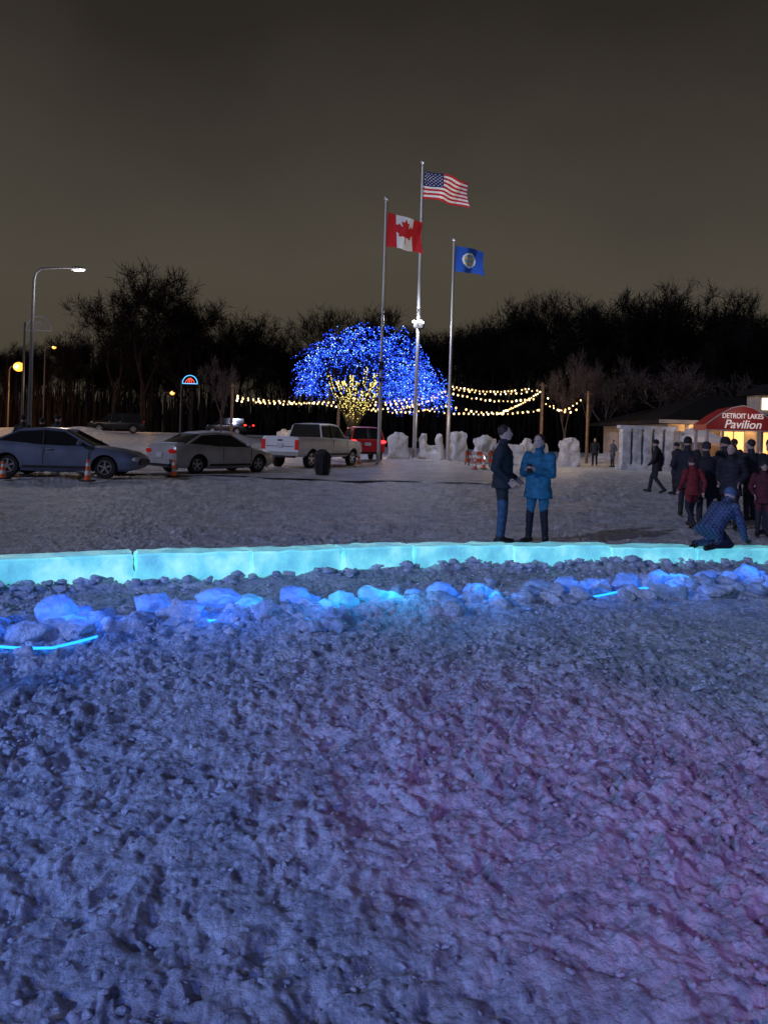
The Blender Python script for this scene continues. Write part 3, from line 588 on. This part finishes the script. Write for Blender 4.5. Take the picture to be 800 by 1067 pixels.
# ---------------------------------------------------------------- trees
bark=mat('bark',(.020,.016,.015),.95,var=(3,.4),bump=(12,.8,.05),spec=.1); bark_lit=mat('bark_lit_tone',(.09,.07,.065),.9,var=(3,.4),spec=.1); twigm=mat('twigs',(.011,.009,.009),.95,var=(.8,.5),spec=.05)  # paler bark copy puts lamplight on the park trees into their colour
def tree_mesh(name,H,spread,seed,twigs=5200,levels=5,m0=bark,m1=twigm,tw=.05):
    R=random.Random(seed); mb=MB(); tips=[]
    def rv(): return Vector((R.gauss(0,1),R.gauss(0,1),R.gauss(0,1)))
    def br(p,d,L,r,lv):
        n=4; P=[p]; rr=[r]
        for i in range(n):
            d=(d+rv()*.10+Vector((0,0,.05))).normalized(); p=p+d*L/n; P.append(p.copy()); rr.append(r*(1-.45*(i+1)/n))
        mb.sweep(P,rr,0,5 if lv<2 else 3,cap=False)
        if lv>=2: 
            for q in P[1:]: tips.append((q,d,lv))
        if lv>=levels: return
        k=R.choice([3,3,4]) if lv<3 else R.choice([2,3])
        for j in range(k):
            q=P[-1] if j<2 else P[R.choice([2,3])]
            nd=(d+rv().normalized()*R.uniform(.45,.85)*spread+Vector((0,0,.12))).normalized()
            br(q,nd,L*R.uniform(.62,.82),rr[-1]*R.uniform(.6,.8),lv+1)
    br(Vector((0,0,-.3)),Vector((0,0,1)),H*.24,H*.018,0)
    for i in range(twigs):
        q,d,lv=R.choice(tips); dd=(d*.6+rv()*.55+Vector((0,0,.2))).normalized(); L=R.uniform(.5,1.3)*H/18; w=tw*H/18*R.uniform(.5,1)
        s=dd.cross(rv()).normalized()*w; q=q+rv()*.12; a=q+dd*L*.55+rv()*.06
        mb.add([q-s,q+s,a+s*.6,a-s*.6,q+dd*L],[(0,1,2,3),(3,2,4)],1)
        dd2=(dd+rv()*.5).normalized(); mb.add([a-s*.6,a+s*.6,a+dd2*L*.5],[(0,1,2)],1)
    zmax=max(v[2] for v in mb.v); k=H/zmax; mb.v=[(v[0]*k,v[1]*k,v[2]*k) for v in mb.v]
    me=bpy.data.meshes.new(name); me.from_pydata(mb.v,[],mb.f); me.materials.append(m0); me.materials.append(m1); me.polygons.foreach_set('material_index',mb.m); me.update(); return me
TM=[tree_mesh('bare_tree_mesh',18,1.,s,3600,tw=.034) for s in (1,2,3,4)]+[tree_mesh('bare_tree_mesh',18,.85,s,2200,tw=.028) for s in (8,9)]
def put(me,name,x,y,H,rz,parent=None,z=None,sx=1.):
    o=bpy.data.objects.new(name,me); COL.objects.link(o); o.location=(x,y,float(base(x,y)) if z is None else z); k=H/18; o.scale=(k*sx,k*sx,k); o.rotation_euler=(0,0,rz)
    if parent: o.parent=parent
    return o
put(TM[0],'bare_tree',-28.6,88,20.3,.4,sx=1.05); put(TM[1],'bare_tree',-33,92,18.5,2.2,sx=1.1); put(TM[2],'bare_tree',-23,90,19.5,1.2,sx=1.05); put(TM[3],'bare_tree',-20.0,94,17,4,sx=1.05)
e=empty('distant_treeline')
R=random.Random(5)
for x in np.arange(-85,100,3.1):
    t=x/105.
    h=np.interp(t,[-.8,-.5,-.42,-.2,-.1,.05,.14,.2,.3,.5,.9],[12.5,12,15,16,18,18.5,18.5,22.5,23.5,23,23])
    for row in range(2):
        y=100+row*12+R.uniform(-4,4); put(TM[R.randrange(6)],'tree',x+R.uniform(-2.4,2.4),y,h*R.uniform(.72,1.08)*(y/105),R.uniform(0,6.28),e,sx=R.uniform(.9,1.15))
mb=MB()
for i in range(15000):
    x=R.uniform(-110,120); y=R.uniform(92,125); h=abs(R.gauss(0,1))*2.6+1.5+(3.0 if x>8 else 0); lx=R.gauss(0,.6); w=R.uniform(.03,.22)
    mb.add([(x-w,y,-.3),(x+w,y+.05,-.3),(x+w*.6+lx*.6,y,h*.7+1),(x-w*.6+lx*.6,y,h*.7+1),(x+lx,y,h+2)],[(0,1,2,3),(3,2,4)],0)
mb.obj('distant_woods_understory',[twigm],smooth=0)
PT=tree_mesh('lit_tone_tree_mesh',18,1.,11,1500,5,bark_lit,bark_lit,.04)
put(PT,'bare_park_tree',22.5,58,8.6,.3,sx=1.15); put(PT,'bare_park_tree',25.6,60,8.4,2.3,sx=1.0)
put(PT,'bare_park_tree',13.2,55,8.2,4.,sx=.6); put(PT,'bare_park_tree',15.2,56,8.5,1.,sx=.5); put(PT,'bare_park_tree',-12.2,56,7,1.7,sx=.6); put(PT,'bare_park_tree',18.5,62,9,5.2,sx=.9)
put(TM[1],'bare_tree',28.5,62,12.5,2.9)

def lit_tree():
    e=empty('lit_weeping_tree',(-2.1,50,0)); R=random.Random(21); mb=MB(); ye=MB(); bl=MB()
    cx,cz=.75,4.2; rx,ry,rz=4.9,4.2,4.7
    mb.sweep([(0,0,-.2),(.05,0,.6),(-.05,0,1.3),(0,0,2.0)],[.42,.32,.28,.27],0,10)
    limbs=[]
    for k in range(12):
        a=2*math.pi*k/12+R.uniform(-.2,.2); sp=R.uniform(1.1,2.2); 
        ex=Vector((math.cos(a)*sp*1.0,math.sin(a)*sp,R.uniform(5.0,6.3)-.2*sp)); m1=Vector((ex.x*.4,ex.y*.35,3.1+R.uniform(-.3,.3))); m2=Vector((ex.x*.8,ex.y*.72,4.4+R.uniform(-.3,.3)))
        P=[Vector((0,0,1.7)),m1,m2,ex]; mb.sweep(P,[.17,.12,.085,.05],0,7); limbs.append(P)
        for j in range(4):
            b=a+R.uniform(-.6,.6); th=R.uniform(.3,1.2); D=Vector((cx+rx*.92*math.sin(th)*math.cos(b),ry*.92*math.sin(th)*math.sin(b),cz+rz*.92*math.cos(th)))
            s=P[R.choice([2,3])]; md=(s+D)/2+Vector((0,0,.6)); mb.sweep([s,md,D],[.05,.035,.02],0,5)
    def dots(P,r0,n):
        for i in range(n):
            u=R.uniform(0,len(P)-1.001); k=int(u); p=Vector(P[k]).lerp(Vector(P[k+1]),u-k); a=R.uniform(0,6.28)
            ye.octa((p.x+math.cos(a)*r0,p.y+math.sin(a)*r0,p.z),R.uniform(.03,.05),0 if R.random()<.7 else 1)
    for P in limbs: dots(P,.10,120)
    dots([(0,0,0),(.05,0,.6),(-.05,0,1.3),(0,0,2.0)],.33,420)
    for i in range(1700):
        b=R.uniform(0,6.283); th=math.acos(R.uniform(0,1)); k=R.uniform(.5,1.0)**.6
        lump=1+.05*math.sin(3*b+1)+.04*math.sin(7*b)+.05*math.sin(5*th+b)
        p=Vector((cx+rx*k*lump*math.sin(th)*math.cos(b),ry*k*lump*math.sin(th)*math.sin(b),cz+rz*k*lump*math.cos(th)))
        if p.z<cz+1.5 and abs(p.x+.1)<2.0 and p.y<.5 and R.random()<.90: continue
        L=R.uniform(.3,1.0)+(.9*math.sin(th)**3 if math.cos(b)>.4 else 0)
        if p.z<cz+2.4 and abs(p.x+.1)<1.9 and p.y<.5: L*=.4
        d=Vector((math.cos(b)*.5+R.gauss(0,.5),math.sin(b)*.5+R.gauss(0,.5),R.uniform(-.2,.4))); P=[p.copy()]; n=int(L/.11)
        br_=R.random()
        for j in range(n):
            d=(d+Vector((R.gauss(0,.28),R.gauss(0,.28),-.16))).normalized(); p=p+d*.11; P.append(p.copy())
            if R.random()<.85: bl.octa((p.x+R.gauss(0,.05),p.y+R.gauss(0,.05),p.z+R.gauss(0,.04)),R.uniform(.02,.038),R.choices((0,1,2,3),(.45,.20,.05,.30) if br_>.4 else (.35,.05,.01,.59))[0])
        if len(P)>1: mb.sweep([P[0],P[len(P)//2],P[-1]],[.014]*3,0,3,cap=False)
    mb.obj('trunk_and_branches',[bark],parent=e)
    ye.obj('warm_light_wrap',[mat('warm_bulb',(1,.8,.3),.5,emis=(1,.80,.20),es=2.0,nosample=True),mat('warm_bulb_dim',(1,.8,.3),.5,emis=(.8,.75,.15),es=.9,nosample=True)],parent=e,smooth=0)
    bl.obj('blue_string_lights',[mat('blue_bulb',(.05,.1,1),.5,emis=(.012,.085,1),es=3.6,nosample=True),mat('blue_bulb_light',(.1,.3,1),.5,emis=(.09,.27,1),es=4.8,nosample=True),mat('blue_bulb_white',(.5,.7,1),.5,emis=(.4,.6,1),es=5,nosample=True),mat('blue_bulb_dim',(.02,.05,.6),.5,emis=(.01,.05,1),es=1.1,nosample=True)],parent=e,smooth=0)
lit_tree()
lamp('tree_glow_warm','POINT',(-2.1,49.0,2.6),60,(1,.8,.3),.4)
lamp('tree_glow_blue','POINT',(-1.4,48.5,6.2),160,(.05,.15,1),1.)

# ---------------------------------------------------------------- string lights
bulb=mat('warm_string_bulb',(1,.8,.4),.5,emis=(1,.62,.25),es=2.6,nosample=True); bulb2=mat('bright_string_bulb',(1,.8,.4),.5,emis=(1,.75,.42),es=4,nosample=True); wood=mat('wood_post',(.14,.09,.06),.85,var=(4,.4))
def strand(mb,a,b,sag,sp=.36):
    a=Vector(a); b=Vector(b); L=(b-a).length; n=max(4,int(L/sp)); P=[]
    for i in range(n+1):
        u=i/n; p=a.lerp(b,u); p.z-=sag*4*u*(1-u)+random.uniform(-.04,.04); P.append(p)
    mb.sweep(P,[.012]*len(P),0,4)
    for p in P:
        if random.random()<.06: continue
        r=random.uniform(.04,.075); mb.ell((p.x,p.y,p.z-.09),(r,r,r*1.2),1 if random.random()<.65 else 2,8,6); mb.sweep([p,(p.x,p.y,p.z-.05)],[.03,.03],0,5)
mb=MB()
strand(mb,(-10.6,52,3.95),(-3.2,52,3.85),.25); strand(mb,(-3.2,52,3.85),(4.4,52,4.9),.55)
strand(mb,(-10.6,52,3.8),(-5,56,3.9),.2); strand(mb,(-5,56,3.9),(4.4,53,4.6),.7); strand(mb,(-10.6,52,4.1),(-2,55,4.2),.35); strand(mb,(-2,55,4.2),(4.4,52,5.1),.5)
strand(mb,(4.4,52,5.1),(10.9,52,5.15),.42); strand(mb,(4.4,52,4.75),(10.9,55,4.6),.35); strand(mb,(4.4,52,5.2),(10.9,57,5.5),.3)
strand(mb,(3.0,56,3.6),(11.4,56,3.8),.3); strand(mb,(-1,57,3.5),(4.4,54,3.9),.3); strand(mb,(4.4,54,3.9),(10.9,53,3.7),.35)
strand(mb,(10.9,52,5.2),(14.1,52,4.7),1.35); strand(mb,(10.9,52,4.4),(14.1,54,4.6),.7)
strand(mb,(4.4,52,5.0),(0.8,57,3.6),.3); strand(mb,(10.9,52,5.1),(9.0,60,3.6),.2)
mb.obj('string_lights',[dark,bulb,bulb2],smooth=60)
for x,y,h in ((-10.6,52,4.6),(4.4,52,5.4),(10.9,52,5.5),(14.1,52,5.0),(-3.2,52,4.1)):
    mb=MB(); mb.sweep([(0,0,-.2),(0,0,h*.5),(0,0,h)],[.11,.10,.08],0,10); mb.box((0,0,h-.15),(.5,.06,.06),0); mb.ell((0,0,h),(.09,.09,.05),0); mb.obj('string_light_post',[wood],(x,y,float(base(x,y))))
for x,y in ((-7,51,),(.5,51.2),(7.5,50.5),(12.5,50.5)): lamp('string_light_glow','POINT',(x,y,3.4),170,(1,.66,.32),.5)

# ---------------------------------------------------------------- snow sculptures
ssm=snow_mat('carved_snow',(.46,.46,.48),(.74,.74,.76),.8)
def sculpture(x,y,parts,rz):
    mb=MB()
    for c,d in parts: mb.box(c,d)
    V,F=remesh(mb,.06); x_,y_,z_=V[:,0].copy(),V[:,1].copy(),V[:,2].copy()
    V[:,0]+=.10*vnoise(y_*3+x,z_*3); V[:,1]+=.10*vnoise(x_*3+y,z_*3); V[:,2]+=.08*vnoise(x_*4+x,y_*4)
    V[:,0]*=1-.12*z_; 
    o=MB(); o.v=[tuple(v) for v in V.tolist()]; o.f=F; o.m=[0]*len(F)
    return o.obj('snow_sculpture',[ssm],(x,y,float(base(x,y))),rz,60)
S1=[((0,0,.75),(1.2,.9,1.6)),((0,0,1.5),(.7,.6,.4))]
S2=[((-.55,0,.8),(.4,.7,1.7)),((.55,0,.8),(.4,.7,1.7)),((0,.2,.5),(1.3,.4,1.0)),((0,0,.35),(1.2,.8,.5))]
S3=[((0,0,.9),(1.,.8,1.9)),((.5,0,.3),(.8,.8,.6))]
S4=[((0,0,.6),(1.8,.9,1.2)),((-.5,0,1.2),(.5,.6,.6))]
for x,y,S,r in ((.85,44,S1,.2),(2.75,43.5,S2,-.1),(4.35,44,S3,.3),(6.2,46,S1,.5),(7.6,45,S4,0),(9.6,48,S4,.3),(11.4,46,S1,.1),(-1.0,47,S3,0),(-5.6,54,S4,.2),(-7.2,55,S1,.5),(-4,53,S3,0)): sculpture(x,y,S,r)
lamp('sculpture_floodlight','POINT',(3.2,40.8,2.6),38,(1,.82,.66),.3); lamp('sculpture_floodlight','POINT',(10.5,43,2.6),60,(1,.75,.5),.3)
mb=MB()
for i in range(5):
    mb.box((i*.62,0,1.15),(.48,.6,2.3+.10*((i*7)%3)))
for i in range(5): mb.box((3.1,.45+i*.62,1.15),(.55,.48,2.3+.1*(i%2)))
mb.box((1.3,-.05,.15),(3.4,.9,.3)); mb.box((1.3,0,2.45),(3.4,.55,.2)); mb.box((1.3,.55,1.1),(2.6,.15,2.0))
V,F=remesh(mb,.045,1); V[:,0]+=.02*vnoise(V[:,1]*6,V[:,2]*6); V[:,1]+=.025*vnoise(V[:,0]*5,V[:,2]*5)
o=MB(); o.v=V.tolist(); o.f=F; o.m=[0]*len(F); o.obj('ice_block_fort',[mat('ice_blocks',(.48,.50,.54),.5,var=(2,.3),bump=(6,.8,.06))],(13.7,42.6,0),.05,50)
lamp('fort_fill_lamp','POINT',(16.8,40.6,2.6),36,(1,.80,.62),.3)  # added only to brighten the fort, no fixture here
mb=MB()
for x in (-1,1):
    for y in (-1,1): mb.box((x*.95,y*.95,1.0),(.06,.06,2.0),1)
mb.add([(-1.1,-1.1,1.95),(1.1,-1.1,1.95),(1.1,1.1,1.95),(-1.1,1.1,1.95),(0,0,2.65),(-1.1,-1.1,1.7),(1.1,-1.1,1.7),(1.1,1.1,1.7),(-1.1,1.1,1.7)],[(0,1,4),(1,2,4),(2,3,4),(3,0,4),(5,6,1,0),(6,7,2,1),(7,8,3,2),(8,5,0,3)],0)
mb.box((0,.93,.95),(1.85,.03,1.8),0); mb.box((0,-.8,.45),(1.7,.5,.9),0); mb.box((0,-.8,.92),(1.85,.6,.05),1)
mb.obj('vendor_tent',[mat('tent_canvas',(.72,.72,.72),.8,var=(2,.08)),mat('tent_frame',(.3,.3,.3),.5,.4)],(18.0,43.2,0),.1,0)

# ---------------------------------------------------------------- pavilion building
def pavilion():
    e=empty('pavilion_building',(0,0,0))
    siding=mat('white_siding',(.50,.42,.34),.7,var=(2,.15)); roofm=mat('shingle_roof',(.022,.02,.02),.9,var=(4,.4),bump=(12,.6,.03),spec=.1); warm=mat('lit_window',(.8,.6,.3),.4,emis=(1,.50,.15),es=1.7)
    x0,x1,y0,y1=17.0,36,45,58; ez=2.95
    mb=MB(); 
    mb.box(((x0+x1)/2,y0+.15,ez/2),(x1-x0,.3,ez)); mb.box((x0+.15,(y0+y1)/2,ez/2),(.3,y1-y0-.6,ez)); mb.box((x1-.15,(y0+y1)/2,ez/2),(.3,y1-y0-.6,ez)); mb.box(((x0+x1)/2,y1-.15,ez/2),(x1-x0,.3,ez)); mb.obj('walls',[siding],parent=e)
    a,b,c,d=x0-.9,x1+.9,y0-1.1,y1+1.1; rz=4.9; mb=MB(); yc=(c+d)/2
    mb.add([(a,c,ez),(b,c,ez),(b,d,ez),(a,d,ez),(a+6,yc,rz),(b-6,yc,rz),(a,c,ez-.2),(b,c,ez-.2),(b,d,ez-.2),(a,d,ez-.2)],[(0,1,5,4),(1,2,5),(2,3,4,5),(3,0,4),(6,7,1,0),(7,8,2,1),(8,9,3,2),(9,6,0,3),(9,8,7,6)]); mb.obj('roof',[roofm],parent=e,smooth=0)
    mb=MB(); 
    for i in range(8):
        x=x0+.8+i*2.1; mb.box((x,y0-.9,ez/2-.1),(.16,.16,ez-.2),0); mb.box((x+1.05,y0-.03,1.65),(1.3,.08,1.5),1); 
        for dx in (-.65,0,.65): mb.box((x+1.05+dx,y0-.075,1.65),(.06,.04,1.6),0)
        mb.box((x+1.05,y0-.075,2.43),(1.4,.04,.07),0); mb.box((x+1.05,y0-.075,.86),(1.4,.05,.07),0)
    mb.box(((x0+x1)/2,c-.04,ez-.08),(x1-x0+1.8,.06,.22),0)
    mb.obj('windows_and_columns',[siding,warm],parent=e)
    mb=MB(); mb.box((24.1,46.4,4.1),(2.6,1.6,1.2),0); mb.add([(22.6,45.4,4.7),(25.6,45.4,4.7),(25.6,48.5,4.7),(22.6,48.5,4.7),(24.1,45.4,5.5),(24.1,48.5,5.5)],[(0,1,4),(1,2,5,4),(3,5,2),(0,4,5,3)],1); mb.box((23.6,45.57,4.15),(1.3,.06,.7),2)
    mb.obj('dormer',[siding,roofm,mat('dormer_light',(1,1,.9),.5,emis=(1,.80,.50),es=2.5)],parent=e,smooth=0)
pavilion()
for x in (18.5,22,26): lamp('porch_lamp','POINT',(x,44.2,2.6),50,(1,.56,.24),.15)
def sign():
    e=empty('pavilion_sign',(18.35,38.4,0)); red=mat('sign_red',(.30,.02,.022),.5,emis=(.5,.03,.02),es=.05); tr=mat('sign_trim',(.5,.42,.40),.6); tx=mat('sign_letters',(.8,.78,.75),.5,emis=(1,.85,.8),es=.3)
    mb=MB(); o=[(-1.85,2.35),(1.85,2.35),(1.85,2.62),(1.15,3.15),(.55,3.5),(0,3.62),(-.55,3.5),(-1.15,3.15),(-1.85,2.62)]
    n=len(o); mb.add([(a,0,b) for a,b in o]+[(a,1.6,b) for a,b in o],[tuple(range(n)),tuple(range(2*n-1,n-1,-1))]+[(i,i+n,(i+1)%n+n,(i+1)%n) for i in range(n)],0)
    mb.sweep([(a*1.01,-.03,b*1.005) for a,b in o[2:]],[.03]*(n-2),1,6); mb.sweep([(-1.85,-.03,2.35),(1.85,-.03,2.35)],[.03]*2,1,6)
    for x in (-1.75,1.75):
        for y in (.1,1.5): mb.box((x,y,1.17),(.14,.14,2.36),1)
    mb.obj('awning',[red,tr],parent=e,smooth=0)
    for t,s,z,sh in (('DETROIT LAKES',.36,2.98,0),('Pavilion',.62,2.47,.25)):
        c=bpy.data.curves.new('lettering','FONT'); c.body=t; c.size=s; c.align_x='CENTER'; c.extrude=.012; c.shear=sh; c.offset=.004; ob=bpy.data.objects.new('lettering',c); COL.objects.link(ob); ob.rotation_euler=(math.pi/2,0,0); ob.location=(0,-.03,z); c.materials.append(tx); ob.parent=e
        if s<.5: ob.scale=(.82,1,1)
sign()
lamp('sign_lamp','POINT',(18.35,37.2,3.3),14,(1,.85,.7),.1)

# ---------------------------------------------------------------- street furniture
steel=mat('lamp_post_steel',(.07,.07,.075),.5,.4)
def streetlamp(x,y):
    mb=MB(); H=9.8; P=[(.0,0,-.1),(0,0,H*.5),(.03,0,H-.5),(.12,0,H-.12),(.4,0,H+.12),(1.2,0,H+.18),(1.9,0,H+.2)]
    mb.sweep(P,[.13,.10,.075,.07,.06,.05,.045],0,12); mb.sweep([(0,0,-.1),(0,0,.4),(0,0,.5)],[.22,.22,.14],0,12)
    mb.ell((2.35,0,H+.18),(.45,.17,.11),0,14,8); mb.ell((2.4,0,H+.11),(.33,.13,.09),1,12,8)
    mb.obj('street_lamp',[steel,mat('lamp_lens',(.8,.85,.9),.3,emis=(.8,.9,1),es=.5)],(x,y,float(base(x,y))))
streetlamp(-18.95,40)
lamp('street_lamp_light','POINT',(-16.5,39.6,8.9),700,(.95,.86,.90),.2)
orange=mat('sodium_lamp',(1,.5,.1),.4,emis=(1,.30,.03),es=3.2,nosample=True); orange_core=mat('sodium_core',(1,.6,.2),.4,emis=(1,.55,.12),es=8,nosample=True)
def farlamp(x,y,h,r,m,nm='sodium_street_lamp'):
    mb=MB(); mb.sweep([(0,0,-.5),(0,0,h),(.15,0,h+.4),(.9,0,h+.5)],[.12,.08,.06,.05],0,8); mb.ell((1.1,0,h+.5),(r*1.1,.3,.16),0,12,6); mb.ell((1.1,0,h+.40),(r,r,r*.9),1,16,10); mb.ell((1.1,-r*.75,h+.40),(r*.5,r*.4,r*.5),2,12,8); mb.obj(nm,[steel,m,orange_core],(x,y,float(base(x,y))))
farlamp(-45.2,90,7.0,.62,orange); farlamp(-42.8,94,9.9,.25,orange); farlamp(-27.8,94,4.6,.30,orange,)
lamp('sodium_glow','POINT',(-44.0,84.5,5.0),1800,(1,.42,.09),.5); lamp('sodium_glow','POINT',(-26.5,84,3.8),160,(1,.55,.18),.4); lamp('sodium_glow','POINT',(-24,56,5),260,(1,.65,.3),.4); lamp('sodium_glow','POINT',(-33,62,4),340,(1,.5,.15),.4)
deco=mat('unlit_ornament',(.35,.36,.38),.5); dblue=mat('ornament_blue',(.1,.5,1),.5,emis=(.08,.45,1),es=2.0,nosample=True); dred=mat('ornament_red',(1,.1,.05),.5,emis=(1,.10,.07),es=1.6,nosample=True)
def ornament(x,y,H,w,mA,mB):
    mb=MB(); mb.sweep([(0,0,-.3),(0,0,H-.2)],[.11,.07],0,8); c=w*.55
    A=[(c+w/2*math.cos(math.pi*k/16),0,H-w*.4+w*.55*math.sin(math.pi*k/16)) for k in range(17)]
    mb.sweep(A,[.04]*17,1,6); mb.sweep([A[0],A[-1]],[.04]*2,1,6); mb.sweep([(0,0,H-w*.4),A[-1]],[.04]*2,0,6)
    A2=[(c+w*.3*math.cos(math.pi*k/12),0,H-w*.4+w*.33*math.sin(math.pi*k/12)) for k in range(13)]; mb.sweep(A2,[.03]*13,2,6)
    for k in (-.14,0,.14): mb.sweep([(c+w*k,0,H-w*.38),(c+w*k*.5,0,H-w*.02)],[.03]*2,2,6)
    mb.obj('holiday_ornament_post',[steel,mA,mB],(x,y,float(base(x,y))))
ornament(-26.6,55,8.7,1.9,deco,deco); ornament(-20.4,75,5.7,1.5,dblue,dred)
co=mat('cone_orange',(.65,.11,.03),.5,emis=(1,.15,.02),es=.03); cw=mat('cone_band',(.8,.8,.8),.4)
def cone(x,y,h):
    mb=MB(); mb.box((0,0,.02),(.34,.34,.04),2); zs=[.04,.3,.301,.5,.501,.7,.701,.85,.851,1.]
    for i in range(0,9,2): mb.sweep([(0,0,h*zs[i]),(0,0,h*zs[i+1])],[.10*(1-.6*zs[i]),.10*(1-.6*zs[i+1])],0 if i%4==0 else 1,14)
    mb.obj('traffic_cone',[co,cw,dark],(x,y,float(base(x,y))+.05))
cone(-8.35,21.2,.62); cone(-6.75,24.2,.55); cone(-10.75,21.2,.5); cone(4.35,35.5,.6); cone(4.9,36.5,.7); cone(-1.2,37,.6)
mb=MB()
for z in (.35,.7): 
    for i in range(5): mb.box((-.6+i*.3,0,z),(.3,.03,.2),i%2)
for x in (-.65,.65): mb.box((x,.2,.42),(.05,.05,.9),2,rot=Matrix.Rotation(.25,3,'X')); mb.box((x,-.2,.42),(.05,.05,.9),2,rot=Matrix.Rotation(-.25,3,'X'))
mb.obj('barricade',[co,cw,steel],(4.9,38.2,float(base(4.9,38.2))),.2)
mb=MB(); mb.sweep([(0,0,0),(0,0,.05),(0,0,.72),(0,0,.76)],[.22,.25,.29,.30],0,18); mb.sweep([(0,0,.76),(0,0,.80),(0,0,.88),(0,0,.95)],[.31,.31,.24,.10],1,18); mb.box((0,-.29,.85),(.22,.05,.1),1)
for sx in (-1,1): mb.box((sx*.31,0,.66),(.05,.14,.04),1)
for k in range(8):
    a=k*math.pi/4; mb.box((math.cos(a)*.285,math.sin(a)*.285,.4),(.02,.05,.6),1,rz=a)
mb.obj('trash_can',[dark,mat('bin_lid',(.02,.02,.022),.5)],(-2.2,27.3,float(base(-2.2,27.3))+.07))

# ---------------------------------------------------------------- stage floodlights standing around the snow
def floodstand(x,y,h,tgt,col,en,cone_,nm):
    mb=MB()
    for k in range(3):
        a=k*2.094; mb.sweep([(math.cos(a)*.5,math.sin(a)*.5,0),(0,0,.7)],[.015,.015],0,6)
    mb.sweep([(0,0,.6),(0,0,h-.1)],[.022,.02],0,8); d=(Vector(tgt)-Vector((x,y,h))).normalized(); R=d.to_track_quat('-Z','Y').to_matrix(); mb.box((0,0,h),(.34,.24,.1),0,rot=R)
    mb.obj('led_floodlight',[dark],(x,y,0))
    lamp(nm,'SPOT',Vector((x,y,h))+d*.12,en,col,.08,tgt,cone_,.9)
floodstand(-6.5,1.2,2.4,(-1.4,5.0,0),(.06,.26,1),640,80,'blue_stage_light')
floodstand(3.8,-.4,4.2,(1.35,3.15,0),(.80,.25,1),250,32,'magenta_stage_light')
floodstand(7.8,3.0,2.4,(3.0,6.2,0),(.25,.62,.80),170,60,'teal_stage_light')
floodstand(-3.5,-4.5,3.4,(0,4.2,0),(.16,.26,1),900,70,'indigo_fill_light')
floodstand(2.5,-6.0,5.5,(.5,4.9,0),(.22,.28,1),420,75,'indigo_fill_light')  # added blue fill for the reddish shadows, no stage light stands here

# ---------------------------------------------------------------- ambient
sun_dir=Vector((.70,.56,-.38))
s=lamp('fill_sun','SUN',(0,0,30),.85,(.58,.64,1.0)); s.data.angle=math.radians(1.5); s.rotation_euler=sun_dir.to_track_quat('-Z','Y').to_euler()  # added broad bluish fill to bring out snow relief; not a moon
w=bpy.data.worlds.new('World'); scene.world=w; w.use_nodes=True; nt=w.node_tree; N=nt.nodes; L=nt.links; bg=N['Background']
tc=N.new('ShaderNodeTexCoord'); sp=N.new('ShaderNodeSeparateXYZ'); L.new(tc.outputs['Generated'],sp.inputs[0])
nz=N.new('ShaderNodeTexNoise'); nz.inputs['Scale'].default_value=2.2; nz.inputs['Detail'].default_value=5; L.new(tc.outputs['Generated'],nz.inputs['Vector'])
ma=N.new('ShaderNodeMath'); ma.operation='MULTIPLY_ADD'; ma.inputs[1].default_value=.28; L.new(nz.outputs['Fac'],ma.inputs[0])
sb=N.new('ShaderNodeMath'); sb.operation='SUBTRACT'; sb.inputs[1].default_value=.14; L.new(sp.outputs['Z'],sb.inputs[0]); L.new(sb.outputs[0],ma.inputs[2])
r=N.new('ShaderNodeValToRGB'); E=r.color_ramp.elements; E[0].position=0; E[0].color=(.052,.044,.031,1); E[1].position=1; E[1].color=(.008,.007,.006,1)
for p,c in ((.10,(.066,.056,.040)),(.20,(.072,.062,.047)),(.34,(.050,.043,.034)),(.5,(.024,.020,.0165))):
    q=E.new(p); q.color=(*c,1)
L.new(ma.outputs[0],r.inputs['Fac']); L.new(r.outputs['Color'],bg.inputs['Color']); bg.inputs['Strength'].default_value=1
sky=N.new('ShaderNodeTexSky'); sky.sky_type='NISHITA'; sky.sun_disc=False; sky.sun_elevation=math.radians(-8); sky.sun_rotation=math.radians(231)
b2=N.new('ShaderNodeBackground'); b2.inputs['Strength'].default_value=.02; L.new(sky.outputs['Color'],b2.inputs['Color'])
ads=N.new('ShaderNodeAddShader'); L.new(bg.outputs[0],ads.inputs[0]); L.new(b2.outputs[0],ads.inputs[1]); L.new(ads.outputs[0],N['World Output'].inputs['Surface'])

# ---------------------------------------------------------------- camera
cd=bpy.data.cameras.new('camera'); cam=bpy.data.objects.new('camera',cd); COL.objects.link(cam)
cd.sensor_width=36; cd.lens=26.3; cd.shift_y=-.0764; cd.clip_start=.05; cd.clip_end=2000
cam.matrix_world=Matrix.Translation((0,0,1.65))@Matrix.Rotation(math.radians(90),4,'X')@Matrix.Rotation(math.radians(1.7),4,'Z')
scene.camera=cam
